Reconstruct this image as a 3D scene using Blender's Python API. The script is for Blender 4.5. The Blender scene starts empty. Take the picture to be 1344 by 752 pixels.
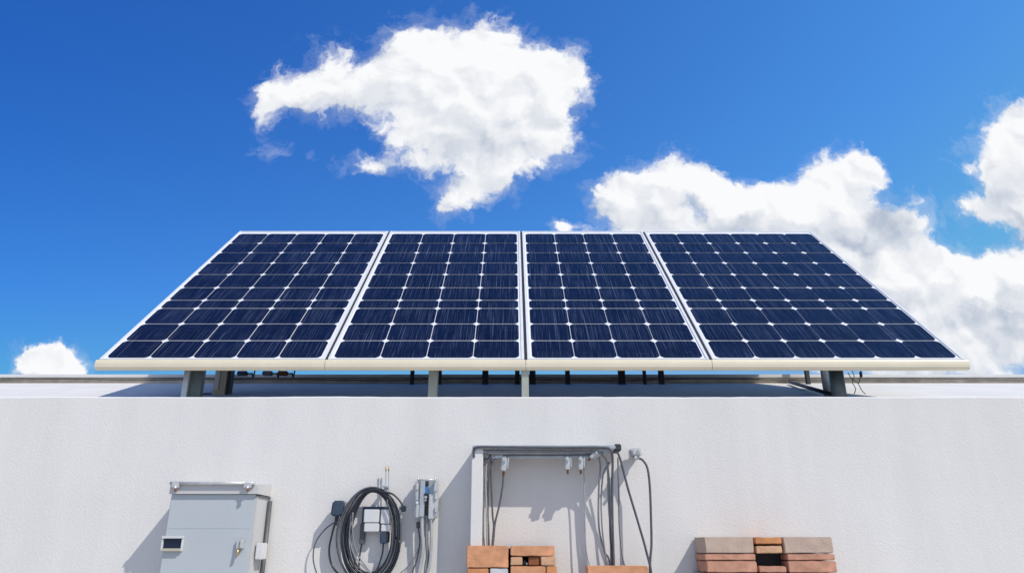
import bpy, bmesh, math, random
from mathutils import Vector, Matrix, noise as mnoise
C = bpy.context.scene.collection
R = math.radians
random.seed(7)

# ---------------------------------------------------------------- camera
CAM_Z = 0.62
PITCH = R(19.9)
FPX = 940.0                       # focal length in pixels of the 1344 px wide photograph
cam_d = bpy.data.cameras.new('camera'); cam = bpy.data.objects.new('camera', cam_d); C.objects.link(cam)
cam.location = (0, 0, CAM_Z); cam.rotation_euler = (R(90) + PITCH, 0, 0)
cam_d.sensor_width = 36; cam_d.lens = 36 * FPX / 1344; cam_d.clip_start = 0.05; cam_d.clip_end = 6000
scn = bpy.context.scene; scn.camera = cam
scn.view_settings.view_transform = 'Standard'; scn.view_settings.look = 'None'
scn.view_settings.exposure = 0.0; scn.view_settings.gamma = 1.0
CS, SN = math.cos(PITCH), math.sin(PITCH)
def ray(px, py):
    u, v = px - 672.0, py - 376.0
    dy = FPX * CS + v * SN
    return u / dy, (FPX * SN - v * CS) / dy
def at(px, py, Y):
    a, b = ray(px, py)
    return Vector((a * Y, Y, CAM_Z + b * Y))

# ---------------------------------------------------------------- sun
SUN = Vector((0.52, -0.42, 0.74)).normalized()
sl = bpy.data.lights.new('sun', 'SUN'); so = bpy.data.objects.new('sun', sl); C.objects.link(so)
sl.energy = 3.7; sl.angle = R(0.55); sl.color = (1.0, 0.955, 0.89)
so.location = SUN * 30; so.rotation_euler = SUN.to_track_quat('Z', 'Y').to_euler()

# ---------------------------------------------------------------- sky
def build_world():
    w = bpy.data.worlds.new('World'); scn.world = w; w.use_nodes = True
    nt = w.node_tree; N = nt.nodes; L = nt.links; N.clear()
    out = N.new('ShaderNodeOutputWorld'); bg = N.new('ShaderNodeBackground'); L.new(bg.outputs[0], out.inputs[0])
    bg.inputs[1].default_value = 0.1
    sky = N.new('ShaderNodeTexSky'); sky.sky_type = 'NISHITA'; sky.sun_disc = False
    sky.sun_elevation = math.asin(SUN.z); sky.sun_rotation = math.atan2(SUN.x, SUN.y)
    sky.air_density = 1.0; sky.dust_density = 0.25; sky.ozone_density = 3.0; sky.altitude = 300
    hs = N.new('ShaderNodeHueSaturation'); hs.inputs['Saturation'].default_value = 1.22; hs.inputs['Value'].default_value = 1.0
    L.new(sky.outputs[0], hs.inputs['Color'])
    tint = N.new('ShaderNodeMix'); tint.data_type = 'RGBA'; tint.blend_type = 'MULTIPLY'; tint.inputs[0].default_value = 1
    L.new(hs.outputs[0], tint.inputs[6]); tint.inputs[7].default_value = (0.62, 0.98, 1.30, 1)

    def math_(op, a, b=None, c=None, clamp=False, tree=nt):
        n = tree.nodes.new('ShaderNodeMath'); n.operation = op; n.use_clamp = clamp
        for i, v in enumerate((a, b, c)):
            if v is None: continue
            if isinstance(v, (int, float)): n.inputs[i].default_value = v
            else: tree.links.new(v, n.inputs[i])
        return n.outputs[0]
    def vmath(op, a, b=None, s=None, tree=nt):
        n = tree.nodes.new('ShaderNodeVectorMath'); n.operation = op
        for i, v in enumerate((a, b)):
            if v is None: continue
            if isinstance(v, tuple): n.inputs[i].default_value = v
            else: tree.links.new(v, n.inputs[i])
        if s is not None:
            if isinstance(s, (int, float)): n.inputs['Scale'].default_value = s
            else: tree.links.new(s, n.inputs['Scale'])
        return n.outputs['Value'] if op in ('DOT_PRODUCT', 'LENGTH') else n.outputs[0]
    tc = N.new('ShaderNodeTexCoord'); sep = N.new('ShaderNodeSeparateXYZ'); L.new(tc.outputs['Generated'], sep.inputs[0])
    # deeper blue overhead, paler towards the horizon: one response curve per channel of the sky
    sp = N.new('ShaderNodeSeparateColor'); L.new(tint.outputs[2], sp.inputs[0]); sc = N.new('ShaderNodeCombineColor')
    for i, (k, pw, cap) in enumerate(((2.35, 1.1, 1.8), (1.60, 1.0, 4.2), (1.23, .72, 7.6))):
        v = math_('POWER', math_('MULTIPLY', math_('MAXIMUM', sp.outputs[i], 0), .1), pw)
        v = math_('MULTIPLY', v, math_('MULTIPLY_ADD', sep.outputs[0], (.95, .65, .32)[i], 1.0))
        L.new(math_('MINIMUM', math_('MULTIPLY', v, 10 * k), cap), sc.inputs[i])
    x, y, z = sep.outputs
    ys = math_('MAXIMUM', y, 0.05)
    cmb = N.new('ShaderNodeCombineXYZ')
    L.new(math_('DIVIDE', x, ys), cmb.inputs[0]); L.new(math_('DIVIDE', z, ys), cmb.inputs[1])
    P = cmb.outputs[0]                     # azimuth / elevation tangents of the world direction

    blobs = [  # centre x, y, half width, half height (degrees-like units of the photograph), weight
        (600,110,100,82,1),(540,78,56,46,1),(640,68,52,38,1),(698,105,56,52,1),(560,135,78,50,1),
        (425,104,50,46,1),(472,118,44,38,.95),(358,126,26,42,1),(394,128,30,24,.75),(650,168,88,54,1),(645,222,54,44,.9),
        (604,262,36,28,.72),(582,282,24,16,.6),(492,214,50,18,.5),(522,186,30,26,.32),(742,92,30,34,.7),(738,128,30,28,.8),
        (572,210,46,46,.30),(725,185,40,36,.5),(350,203,36,18,.26),(400,205,26,10,.2),(778,130,20,30,.3),(716,218,36,22,.4),
        (850,258,62,48,1),(805,262,30,34,1),(885,232,44,34,1),(930,238,28,28,.9),(965,272,52,36,1),(1020,268,50,34,1),
        (1100,240,50,44,1),(1132,222,24,24,1),(1075,290,85,52,1),(1120,330,90,70,1),(880,320,120,50,1),(1198,264,26,26,.5),(1198,297,44,20,.58),
        (1185,375,80,60,1),(1250,378,90,46,1),(1310,370,76,54,1),(1290,440,120,70,1),(1200,450,100,70,1),(1120,420,70,70,1),
        (1325,208,62,52,1),(1350,168,52,36,1),(1340,268,40,60,1),(1285,272,56,22,.55),(1262,218,22,12,.42),
        (1420,200,80,80,1),(1430,400,90,120,1),(1550,300,100,100,1),
        (60,480,46,24,1),(60,470,30,19,1),(86,484,26,20,.9),(738,300,26,12,.8),
        (-150,470,90,30,.9),(-260,300,80,60,.9),
    ]
    # shaded undersides of the heaped clouds
    gray = [(1165,300,45,60,.8),(1120,330,60,50,.6),(1250,440,90,34,.9),(1330,270,30,60,.5),(1330,420,60,40,.7),(1190,400,60,30,.5),
            (640,190,70,50,.30),(860,300,60,22,.3),(960,300,60,24,.35),(1040,300,50,20,.4),(560,150,50,30,.22)]
    def field(name, lst, cap):
        g = bpy.data.node_groups.new(name, 'ShaderNodeTree')
        g.interface.new_socket('P', in_out='INPUT', socket_type='NodeSocketVector')
        g.interface.new_socket('F', in_out='OUTPUT', socket_type='NodeSocketFloat')
        gi = g.nodes.new('NodeGroupInput'); go = g.nodes.new('NodeGroupOutput')
        acc = None
        for cx, cy, rx, ry, wt in lst:
            a, b = ray(cx, cy); a1, b1 = ray(cx + rx, cy); a2, b2 = ray(cx, cy - ry)
            m = g.nodes.new('ShaderNodeMapping'); m.vector_type = 'TEXTURE'
            m.inputs['Location'].default_value = (a, b, 0); m.inputs['Scale'].default_value = (abs(a1 - a) * 1.62, abs(b2 - b) * 1.62, 1)
            g.links.new(gi.outputs[0], m.inputs['Vector'])
            gr = g.nodes.new('ShaderNodeTexGradient'); gr.gradient_type = 'QUADRATIC_SPHERE'; g.links.new(m.outputs[0], gr.inputs[0])
            acc = math_('MULTIPLY', gr.outputs['Fac'], wt, tree=g) if acc is None else math_('MULTIPLY_ADD', gr.outputs['Fac'], wt, acc, tree=g)
        g.links.new(math_('MINIMUM', acc, cap, tree=g), go.inputs[0])
        return g
    fgroup = field('cloud_field', blobs, .9); ggroup = field('cloud_shade', gray, 1.0)
    def grp(g, vec):
        n = N.new('ShaderNodeGroup'); n.node_tree = g; L.new(vec, n.inputs[0]); return n.outputs[0]
    def nz(vec, sc, det, ro, dim='2D'):
        n = N.new('ShaderNodeTexNoise'); n.noise_dimensions = dim
        n.inputs['Scale'].default_value = sc; n.inputs['Detail'].default_value = det
        n.inputs['Roughness'].default_value = ro; n.inputs['Lacunarity'].default_value = 2.1
        L.new(vec, n.inputs['Vector']); return n
    w1 = nz(P, 11, 4, .6)
    P2 = vmath('ADD', P, vmath('MULTIPLY', vmath('SUBTRACT', w1.outputs['Color'], (.5, .5, .5)), (.075, .075, 0)))
    def relief_(vec):
        vo = N.new('ShaderNodeTexVoronoi'); vo.voronoi_dimensions = '2D'; vo.feature = 'F1'; vo.inputs['Scale'].default_value = 15
        vo.inputs['Detail'].default_value = 3; vo.inputs['Roughness'].default_value = .55
        L.new(vec, vo.inputs['Vector'])
        bil = math_('SUBTRACT', .45, vo.outputs['Distance'])
        n3 = math_('SUBTRACT', nz(vec, 17, 8, .64).outputs['Fac'], .5)
        return bil, n3
    def lumps(vec):
        vo = N.new('ShaderNodeTexVoronoi'); vo.voronoi_dimensions = '2D'; vo.feature = 'SMOOTH_F1'; vo.inputs['Scale'].default_value = 15
        vo.inputs['Detail'].default_value = 1.5; vo.inputs['Roughness'].default_value = .5; vo.inputs['Smoothness'].default_value = .6
        L.new(vec, vo.inputs['Vector'])
        return math_('SUBTRACT', .45, vo.outputs['Distance']), math_('SUBTRACT', nz(vec, 13, 3.5, .5).outputs['Fac'], .5)
    F = grp(fgroup, P2)
    bil, n3 = relief_(P2)
    lb, ln = lumps(P2); lb1, ln1 = lumps(vmath('ADD', P2, (0.009, 0.018, 0)))
    a_ = math_('MULTIPLY_ADD', bil, .22, F)
    a_ = math_('MULTIPLY_ADD', n3, .72, a_)
    gate = math_('MULTIPLY', F, 16, clamp=True)
    D = math_('MULTIPLY', math_('SUBTRACT', a_, .085), gate)
    mr = N.new('ShaderNodeMapRange'); mr.interpolation_type = 'SMOOTHSTEP'
    mr.inputs['From Min'].default_value = 0.0; mr.inputs['From Max'].default_value = 0.36
    L.new(D, mr.inputs['Value'])
    # thin veils around the solid body
    wn = nz(P2, 24, 7, .68)
    veil = math_('MULTIPLY', math_('ADD', math_('MULTIPLY', F, 1.3), math_('MULTIPLY_ADD', wn.outputs['Fac'], 1.1, -.66)), 1.5, clamp=True)
    veil = math_('MULTIPLY', math_('MULTIPLY', veil, gate), .34)
    alpha = math_('MULTIPLY', math_('MAXIMUM', mr.outputs[0], veil), math_('GREATER_THAN', y, 0.06))
    Fs = grp(fgroup, vmath('ADD', P2, (0.018, 0.034, 0)))                # the body as seen a little nearer the sun
    ball = math_('MULTIPLY', math_('SUBTRACT', F, Fs), .75)
    rel = math_('MULTIPLY_ADD', math_('SUBTRACT', lb, lb1), .62, math_('MULTIPLY', math_('SUBTRACT', ln, ln1), .85))
    G = grp(ggroup, P2)
    soft = nz(P, 9, 4, .55)
    shade = math_('MULTIPLY', G, math_('MULTIPLY_ADD', soft.outputs['Fac'], 2.2, -.35, clamp=True))
    thin = math_('SUBTRACT', 1, math_('MULTIPLY', D, 2.6, clamp=True))
    patch = math_('MULTIPLY_ADD', nz(P, 5.5, 3, .5).outputs['Fac'], .35, -.175)
    lum = math_('ADD', math_('SUBTRACT', .86, math_('MULTIPLY', shade, 1.35)), math_('ADD', rel, math_('ADD', math_('MINIMUM', math_('MAXIMUM', ball, -.25), .2), patch)))
    lum = math_('SUBTRACT', lum, math_('MULTIPLY', thin, .10))
    cr = N.new('ShaderNodeMix'); cr.data_type = 'RGBA'; cr.clamp_factor = True
    L.new(lum, cr.inputs[0])
    cr.inputs[6].default_value = (4.7, 5.35, 6.5, 1); cr.inputs[7].default_value = (9.6, 9.65, 9.8, 1)
    mx = N.new('ShaderNodeMix'); mx.data_type = 'RGBA'
    # unseen broken cloud added behind the photographer to fill the wall's shadows
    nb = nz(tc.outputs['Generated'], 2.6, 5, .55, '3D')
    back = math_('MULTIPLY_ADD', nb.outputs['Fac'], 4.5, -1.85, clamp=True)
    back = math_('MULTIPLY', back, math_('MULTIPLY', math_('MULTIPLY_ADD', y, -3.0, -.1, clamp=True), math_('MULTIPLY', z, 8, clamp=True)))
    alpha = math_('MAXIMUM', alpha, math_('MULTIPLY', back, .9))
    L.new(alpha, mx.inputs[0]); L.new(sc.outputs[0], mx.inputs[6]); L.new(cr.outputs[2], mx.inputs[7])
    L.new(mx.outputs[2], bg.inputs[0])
    w.cycles.sampling_method = 'MANUAL'; w.cycles.sample_map_resolution = 256
build_world()

# ---------------------------------------------------------------- materials
def new_mat(name):
    m = bpy.data.materials.new(name); m.use_nodes = True
    return m, m.node_tree, m.node_tree.nodes['Principled BSDF']
def mat(name, col, rough=.6, metal=0.0, var=.12, vscale=6.0, bump=0.0, bscale=200.0, spec=.5, dirt=0.0, coat=0.0, coords='Object'):
    m, nt, b = new_mat(name); N = nt.nodes; L = nt.links
    tc = N.new('ShaderNodeTexCoord')
    geo = N.new('ShaderNodeNewGeometry')
    src = geo.outputs['Position'] if coords == 'World' else tc.outputs['Object']
    n = N.new('ShaderNodeTexNoise'); n.inputs['Scale'].default_value = vscale; n.inputs['Detail'].default_value = 6; n.inputs['Roughness'].default_value = .6
    L.new(src, n.inputs['Vector'])
    mp = N.new('ShaderNodeMapRange'); mp.inputs['From Min'].default_value = .3; mp.inputs['From Max'].default_value = .7
    mp.inputs['To Min'].default_value = 1 - var; mp.inputs['To Max'].default_value = 1 + var
    L.new(n.outputs['Fac'], mp.inputs['Value'])
    vm = N.new('ShaderNodeVectorMath'); vm.operation = 'SCALE'; vm.inputs[0].default_value = col
    L.new(mp.outputs[0], vm.inputs['Scale']); L.new(vm.outputs[0], b.inputs['Base Color'])
    if dirt:
        d = N.new('ShaderNodeTexNoise'); d.inputs['Scale'].default_value = vscale * 4; d.inputs['Detail'].default_value = 8; d.inputs['Roughness'].default_value = .7
        L.new(src, d.inputs['Vector'])
        dm = N.new('ShaderNodeMapRange'); dm.inputs['From Min'].default_value = .56; dm.inputs['From Max'].default_value = .72
        dm.inputs['To Max'].default_value = dirt; L.new(d.outputs['Fac'], dm.inputs['Value'])
        mx = N.new('ShaderNodeMix'); mx.data_type = 'RGBA'; L.new(dm.outputs[0], mx.inputs[0]); L.new(vm.outputs[0], mx.inputs[6])
        mx.inputs[7].default_value = (col[0] * .35, col[1] * .3, col[2] * .26, 1); L.new(mx.outputs[2], b.inputs['Base Color'])
    b.inputs['Roughness'].default_value = rough; b.inputs['Metallic'].default_value = metal
    b.inputs['Specular IOR Level'].default_value = spec; b.inputs['Coat Weight'].default_value = coat
    if bump:
        bn = N.new('ShaderNodeTexNoise'); bn.inputs['Scale'].default_value = bscale; bn.inputs['Detail'].default_value = 4; bn.inputs['Roughness'].default_value = .6
        L.new(src, bn.inputs['Vector'])
        bp = N.new('ShaderNodeBump'); bp.inputs['Strength'].default_value = 1; bp.inputs['Distance'].default_value = bump
        L.new(bn.outputs['Fac'], bp.inputs['Height']); L.new(bp.outputs[0], b.inputs['Normal'])
    return m

def stucco_mat():
    m, nt, b = new_mat('white_stucco'); N = nt.nodes; L = nt.links
    geo = N.new('ShaderNodeNewGeometry'); pos = geo.outputs['Position']
    def noise(sc, det, ro, stretch=None):
        n = N.new('ShaderNodeTexNoise'); n.inputs['Scale'].default_value = sc; n.inputs['Detail'].default_value = det; n.inputs['Roughness'].default_value = ro
        if stretch:
            mp = N.new('ShaderNodeMapping'); mp.inputs['Scale'].default_value = stretch; L.new(pos, mp.inputs['Vector']); L.new(mp.outputs[0], n.inputs['Vector'])
        else: L.new(pos, n.inputs['Vector'])
        return n.outputs['Fac']
    def rng(v, a, b_, c, d):
        r = N.new('ShaderNodeMapRange'); L.new(v, r.inputs['Value'])
        for k, x in zip(('From Min', 'From Max', 'To Min', 'To Max'), (a, b_, c, d)): r.inputs[k].default_value = x
        return r.outputs[0]
    def mul(a, b_):
        n = N.new('ShaderNodeMath'); n.operation = 'MULTIPLY'; L.new(a, n.inputs[0]); L.new(b_, n.inputs[1]); return n.outputs[0]
    big = rng(noise(.8, 4, .55), .3, .7, .965, 1.02)
    streak = rng(noise(1, 5, .6, (5, 5, .5)), .35, .75, 1.015, .93)        # faint rain streaks
    grain = rng(noise(150, 3, .7), .3, .7, .96, 1.03)
    # the odd small chip and stain
    v = N.new('ShaderNodeTexNoise'); v.inputs['Scale'].default_value = 9; v.inputs['Detail'].default_value = 9; v.inputs['Roughness'].default_value = .75; L.new(pos, v.inputs['Vector'])
    chip = rng(v.outputs['Fac'], .71, .76, 1.0, .72)
    sp = N.new('ShaderNodeSeparateXYZ'); L.new(pos, sp.inputs[0])
    f = mul(mul(mul(big, streak), grain), chip)
    vm = N.new('ShaderNodeVectorMath'); vm.operation = 'SCALE'; vm.inputs[0].default_value = (.705, .677, .645); L.new(f, vm.inputs['Scale'])
    L.new(vm.outputs[0], b.inputs['Base Color']); b.inputs['Roughness'].default_value = .9; b.inputs['Specular IOR Level'].default_value = .25
    h1 = noise(95, 5, .62); h2 = noise(5, 3, .5)
    a = N.new('ShaderNodeMath'); a.operation = 'MULTIPLY_ADD'; L.new(h2, a.inputs[0]); a.inputs[1].default_value = 1.4; L.new(h1, a.inputs[2])
    bp = N.new('ShaderNodeBump'); bp.inputs['Strength'].default_value = 1; bp.inputs['Distance'].default_value = .0014
    L.new(a.outputs[0], bp.inputs['Height']); L.new(bp.outputs[0], b.inputs['Normal'])
    return m

def cell_mat():
    """dark blue monocrystalline silicon under glass: fine vertical fingers, thin bright busbars, scratchy sparkle"""
    m, nt, b = new_mat('solar_cell'); N = nt.nodes; L = nt.links
    tc = N.new('ShaderNodeTexCoord'); pos = tc.outputs['Object']
    info = N.new('ShaderNodeObjectInfo')
    add = N.new('ShaderNodeVectorMath'); add.operation = 'ADD'; L.new(pos, add.inputs[0])
    cb = N.new('ShaderNodeCombineXYZ'); mm = N.new('ShaderNodeMath'); mm.operation = 'MULTIPLY'; mm.inputs[1].default_value = 37; L.new(info.outputs['Random'], mm.inputs[0])
    L.new(mm.outputs[0], cb.inputs[0]); L.new(mm.outputs[0], cb.inputs[1]); L.new(cb.outputs[0], add.inputs[1])
    def noise(stretch, det, ro, sc=1.0):
        n = N.new('ShaderNodeTexNoise'); n.inputs['Scale'].default_value = sc; n.inputs['Detail'].default_value = det; n.inputs['Roughness'].default_value = ro
        mp = N.new('ShaderNodeMapping'); mp.inputs['Scale'].default_value = stretch; L.new(add.outputs[0], mp.inputs['Vector']); L.new(mp.outputs[0], n.inputs['Vector'])
        return n.outputs['Fac']
    def rng(v, a, b_, c, d):
        r = N.new('ShaderNodeMapRange'); L.new(v, r.inputs['Value'])
        for k, x in zip(('From Min', 'From Max', 'To Min', 'To Max'), (a, b_, c, d)): r.inputs[k].default_value = x
        return r.outputs[0]
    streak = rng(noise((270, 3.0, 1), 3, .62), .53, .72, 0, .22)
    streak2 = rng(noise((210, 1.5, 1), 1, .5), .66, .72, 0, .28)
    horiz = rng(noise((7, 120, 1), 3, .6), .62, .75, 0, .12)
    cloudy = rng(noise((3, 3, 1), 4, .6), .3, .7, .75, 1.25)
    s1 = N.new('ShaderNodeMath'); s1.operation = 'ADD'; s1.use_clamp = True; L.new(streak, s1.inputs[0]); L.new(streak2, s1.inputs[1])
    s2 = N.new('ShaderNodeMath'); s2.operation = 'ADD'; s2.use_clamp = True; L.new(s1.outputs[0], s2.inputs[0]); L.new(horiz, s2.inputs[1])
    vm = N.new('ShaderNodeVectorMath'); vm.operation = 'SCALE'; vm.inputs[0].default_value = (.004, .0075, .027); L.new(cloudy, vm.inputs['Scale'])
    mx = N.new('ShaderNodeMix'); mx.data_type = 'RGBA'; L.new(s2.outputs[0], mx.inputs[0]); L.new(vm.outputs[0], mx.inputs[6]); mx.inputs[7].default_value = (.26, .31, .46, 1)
    L.new(mx.outputs[2], b.inputs['Base Color'])
    b.inputs['Roughness'].default_value = .14; b.inputs['IOR'].default_value = 1.33; b.inputs['Specular IOR Level'].default_value = .22
    bn = N.new('ShaderNodeTexNoise'); bn.inputs['Scale'].default_value = 5; L.new(add.outputs[0], bn.inputs['Vector'])
    bp = N.new('ShaderNodeBump'); bp.inputs['Distance'].default_value = .002; L.new(bn.outputs['Fac'], bp.inputs['Height']); L.new(bp.outputs[0], b.inputs['Normal'])
    return m

M = dict(
    stucco=stucco_mat(), cell=cell_mat(),
    roof=mat('roof_membrane', (.70, .665, .61), .7, var=.05, vscale=3, bump=.002, bscale=60, coords='World'),
    tan=mat('ridge_mortar', (.56, .49, .40), .85, var=.3, vscale=9, bump=.004, bscale=40, dirt=.6, coords='World'),
    coping=mat('white_coping', (.66, .65, .63), .6, var=.05, vscale=5, coords='World'),
    ground=mat('concrete_paving', (.52, .49, .45), .9, var=.18, vscale=1.5, bump=.003, bscale=70, coords='World'),
    backsheet=mat('white_backsheet', (.76, .76, .78), .35, var=.05, vscale=20),
    frame=mat('white_aluminium', (.66, .66, .655), .38, var=.05, vscale=14, bump=.0006, bscale=30),
    fascia=mat('cream_trim', (.70, .62, .46), .45, var=.05, vscale=5, dirt=.10),
    shade_black=mat('black_shade_fill', (.02, .02, .022), .7),  # black for sheets that make or stand in for shade
    steel=mat('galvanised_steel', (.50, .52, .53), .42, .55, var=.16, vscale=22, dirt=.25),
    post=mat('painted_post', (.36, .375, .32), .5, .1, var=.1, vscale=16, dirt=.25),
    darkpost=mat('dark_green_steel', (.10, .125, .125), .45, .3, var=.2, vscale=18, dirt=.2),
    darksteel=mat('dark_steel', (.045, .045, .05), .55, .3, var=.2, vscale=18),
    cabinet=mat('blue_grey_paint', (.445, .47, .485), .42, var=.035, vscale=4, dirt=.05, bump=.0004, bscale=25),
    cabwhite=mat('cabinet_white_paint', (.52, .51, .50), .45, var=.04, vscale=7, dirt=.06),
    chrome=mat('bright_metal', (.58, .565, .54), .34, .35, var=.15, vscale=40),
    screen=mat('dark_screen', (.010, .014, .035), .12, var=.1),
    yellow=mat('aged_yellow_plastic', (.46, .42, .33), .5, var=.1),
    rust=mat('rusty_metal', (.22, .10, .05), .8, .2, var=.4, vscale=60),
    black=mat('black_cable', (.020, .023, .032), .38, var=.2, vscale=30),
    slate=mat('slate_plastic', (.035, .055, .085), .45, var=.15, vscale=30),
    navy=mat('navy_plastic', (.015, .03, .075), .4, var=.15, vscale=30),
    grey=mat('grey_cable', (.20, .205, .22), .5, var=.2, vscale=30),
    dgrey=mat('dark_grey_cable', (.085, .088, .10), .5, var=.2, vscale=30),
    lgrey=mat('pale_grey_conduit', (.36, .36, .36), .45, var=.15, vscale=30),
    white=mat('white_plastic', (.62, .61, .60), .4, var=.04, vscale=20, dirt=.06),
    blue=mat('blue_plastic', (.05, .16, .42), .35),
    brass=mat('brass', (.55, .40, .18), .35, .8),
    plinth=mat('concrete_plinth', (.36, .35, .33), .9, var=.15, vscale=8, bump=.003, bscale=80),
)
def brick_mat(name, col, var=.24):
    return mat(name, col, .88, var=var, vscale=22, bump=.0016, bscale=120, dirt=.45)
M['brick_salmon'] = brick_mat('salmon_brick', (.60, .285, .145))
M['brick_orange'] = brick_mat('orange_brick', (.58, .25, .10))
M['brick_brown'] = brick_mat('brown_brick', (.26, .09, .035))
M['brick_tan'] = brick_mat('tan_brick', (.62, .36, .21))
M['brick_rose'] = brick_mat('dusky_rose_brick', (.52, .26, .17))
M['brick_grey'] = brick_mat('taupe_block', (.49, .365, .285), .06)
M['brick_white'] = brick_mat('white_block', (.55, .54, .54), .06)

# ---------------------------------------------------------------- helpers
def link(name, me, m, parent=None, loc=None, smooth=False, kind=None, label=None):
    o = bpy.data.objects.new(name, me); C.objects.link(o)
    if isinstance(m, (list, tuple)):
        for q in m: me.materials.append(q)
    elif m: me.materials.append(m)
    if parent: o.parent = parent
    if loc is not None: o.location = loc
    if smooth:
        for p in me.polygons: p.use_smooth = True
    if kind: o['kind'] = kind
    if label: o['label'] = label
    return o
def tag(o, label, cat, group=None):
    o['label'] = label; o['category'] = cat
    if group: o['group'] = group
    return o
def thing(name, label, cat, loc=(0, 0, 0), rot=(0, 0, 0), group=None):
    o = bpy.data.objects.new(name, None); C.objects.link(o); o.location = loc; o.rotation_euler = rot
    o.empty_display_size = .1
    return tag(o, label, cat, group)
def bm_mesh(name, bm):
    bmesh.ops.recalc_face_normals(bm, faces=bm.faces)
    me = bpy.data.meshes.new(name); bm.to_mesh(me); bm.free(); return me
def add_box(bm, lo, hi, bev=0.0, seg=2, mi=0):
    lo = Vector(lo); hi = Vector(hi)
    r = bmesh.ops.create_cube(bm, size=1.0); vs = r['verts']
    for v in vs:
        v.co = Vector(((lo[i] + hi[i]) / 2 + v.co[i] * (hi[i] - lo[i])) for i in range(3))
    fs = set(f for v in vs for f in v.link_faces)
    for f in fs: f.material_index = mi
    if bev:
        es = set(e for v in vs for e in v.link_edges)
        bmesh.ops.bevel(bm, geom=list(es), offset=bev, segments=seg, affect='EDGES', clamp_overlap=True)
def boxes(name, lst, m, parent=None, bev=0.002, label=None):
    bm = bmesh.new()
    for lo, hi in lst: add_box(bm, lo, hi, bev)
    return link(name, bm_mesh(name, bm), m, parent, label=label)
def smooth_path(pts, n=8):
    pts = [Vector(p) for p in pts]
    if len(pts) < 3: return pts
    P = [pts[0] * 2 - pts[1]] + pts + [pts[-1] * 2 - pts[-2]]; out = []
    for i in range(1, len(P) - 2):
        a, b, c, d = P[i - 1:i + 3]
        for k in range(n):
            t = k / n
            out.append(.5 * ((2 * b) + (-a + c) * t + (2 * a - 5 * b + 4 * c - d) * t * t + (-a + 3 * b - 3 * c + d) * t ** 3))
    out.append(pts[-1]); return out
def add_tube(bm, pts, r, sides=8, caps=True):
    pts = [Vector(p) for p in pts]; rings = []
    t0 = (pts[1] - pts[0]).normalized()
    up = Vector((0, 1, 0)) if abs(t0.y) < .9 else Vector((1, 0, 0))
    nrm = t0.cross(up).normalized()
    for i, p in enumerate(pts):
        t = (pts[min(i + 1, len(pts) - 1)] - pts[max(i - 1, 0)]).normalized()
        nrm = (nrm - t * nrm.dot(t))
        if nrm.length < 1e-6: nrm = t.orthogonal()
        nrm.normalize(); bn = t.cross(nrm)
        rr = r[i] if isinstance(r, (list, tuple)) else r
        rings.append([bm.verts.new(p + (nrm * math.cos(a) + bn * math.sin(a)) * rr) for a in [2 * math.pi * k / sides for k in range(sides)]])
    for a, b in zip(rings, rings[1:]):
        for k in range(sides):
            f = bm.faces.new((a[k], a[(k + 1) % sides], b[(k + 1) % sides], b[k])); f.smooth = True
    if caps:
        bm.faces.new(rings[0]); bm.faces.new(list(reversed(rings[-1])))
def tube(name, pts, r, m, parent=None, sides=8, n=8, label=None):
    bm = bmesh.new(); add_tube(bm, smooth_path(pts, n), r, sides)
    return link(name, bm_mesh(name, bm), m, parent, label=label)
def rounded_prism(bm, poly, y0, y1):
    a = [bm.verts.new((p[0], y0, p[1])) for p in poly]; b = [bm.verts.new((p[0], y1, p[1])) for p in poly]
    bm.faces.new(a); bm.faces.new(list(reversed(b)))
    for i in range(len(poly)):
        j = (i + 1) % len(poly); bm.faces.new((a[i], b[i], b[j], a[j]))

D = 3.40                       # the wall's face
WTOP = at(672, 520.5, D).z     # its top

# ---------------------------------------------------------------- setting
bm = bmesh.new()
for xs in [(-1500, 1500)]:
    vs = [bm.verts.new(p) for p in ((-1500, -1500, 0), (1500, -1500, 0), (1500, 1500, 0), (-1500, 1500, 0))]; bm.faces.new(vs)
link('ground', bm_mesh('ground', bm), M['ground'], kind='structure')

# building: thick stucco wall, a low roof rising behind it, ridge
bld = thing('building', 'long low white stucco building with a low roof under the solar panels', 'building', (0, D, 0))
HALF = 9.0
def wall_mesh():
    bm = bmesh.new(); n = 520
    # front face as strips so that the top arris wanders by a millimetre or two
    tops_f = []; tops_b = []; bot_f = []; bot_b = []; tf2 = []
    for i in range(n + 1):
        x = -HALF + 2 * HALF * i / n
        w = mnoise.noise(Vector((x * 1.7, 3, 1))) * .0035 + mnoise.noise(Vector((x * 14, 8, 1))) * .0015
        bot_f.append(bm.verts.new((x, 0, 0))); tops_f.append(bm.verts.new((x, 0, WTOP - .006 + w)))
        tf2.append(bm.verts.new((x, .006, WTOP + w)))
        tops_b.append(bm.verts.new((x, .2, WTOP + w))); bot_b.append(bm.verts.new((x, .2, 0)))
    for i in range(n):
        for a, b in ((bot_f, tops_f), (tops_f, tf2), (tf2, tops_b), (tops_b, bot_b)):
            bm.faces.new((a[i], a[i + 1], b[i + 1], b[i]))
    for i in (0, n): bm.faces.new((bot_f[i], tops_f[i], tf2[i], tops_b[i], bot_b[i]))
    return bm_mesh('wall', bm)
link('wall', wall_mesh(), M['stucco'], bld)
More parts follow.
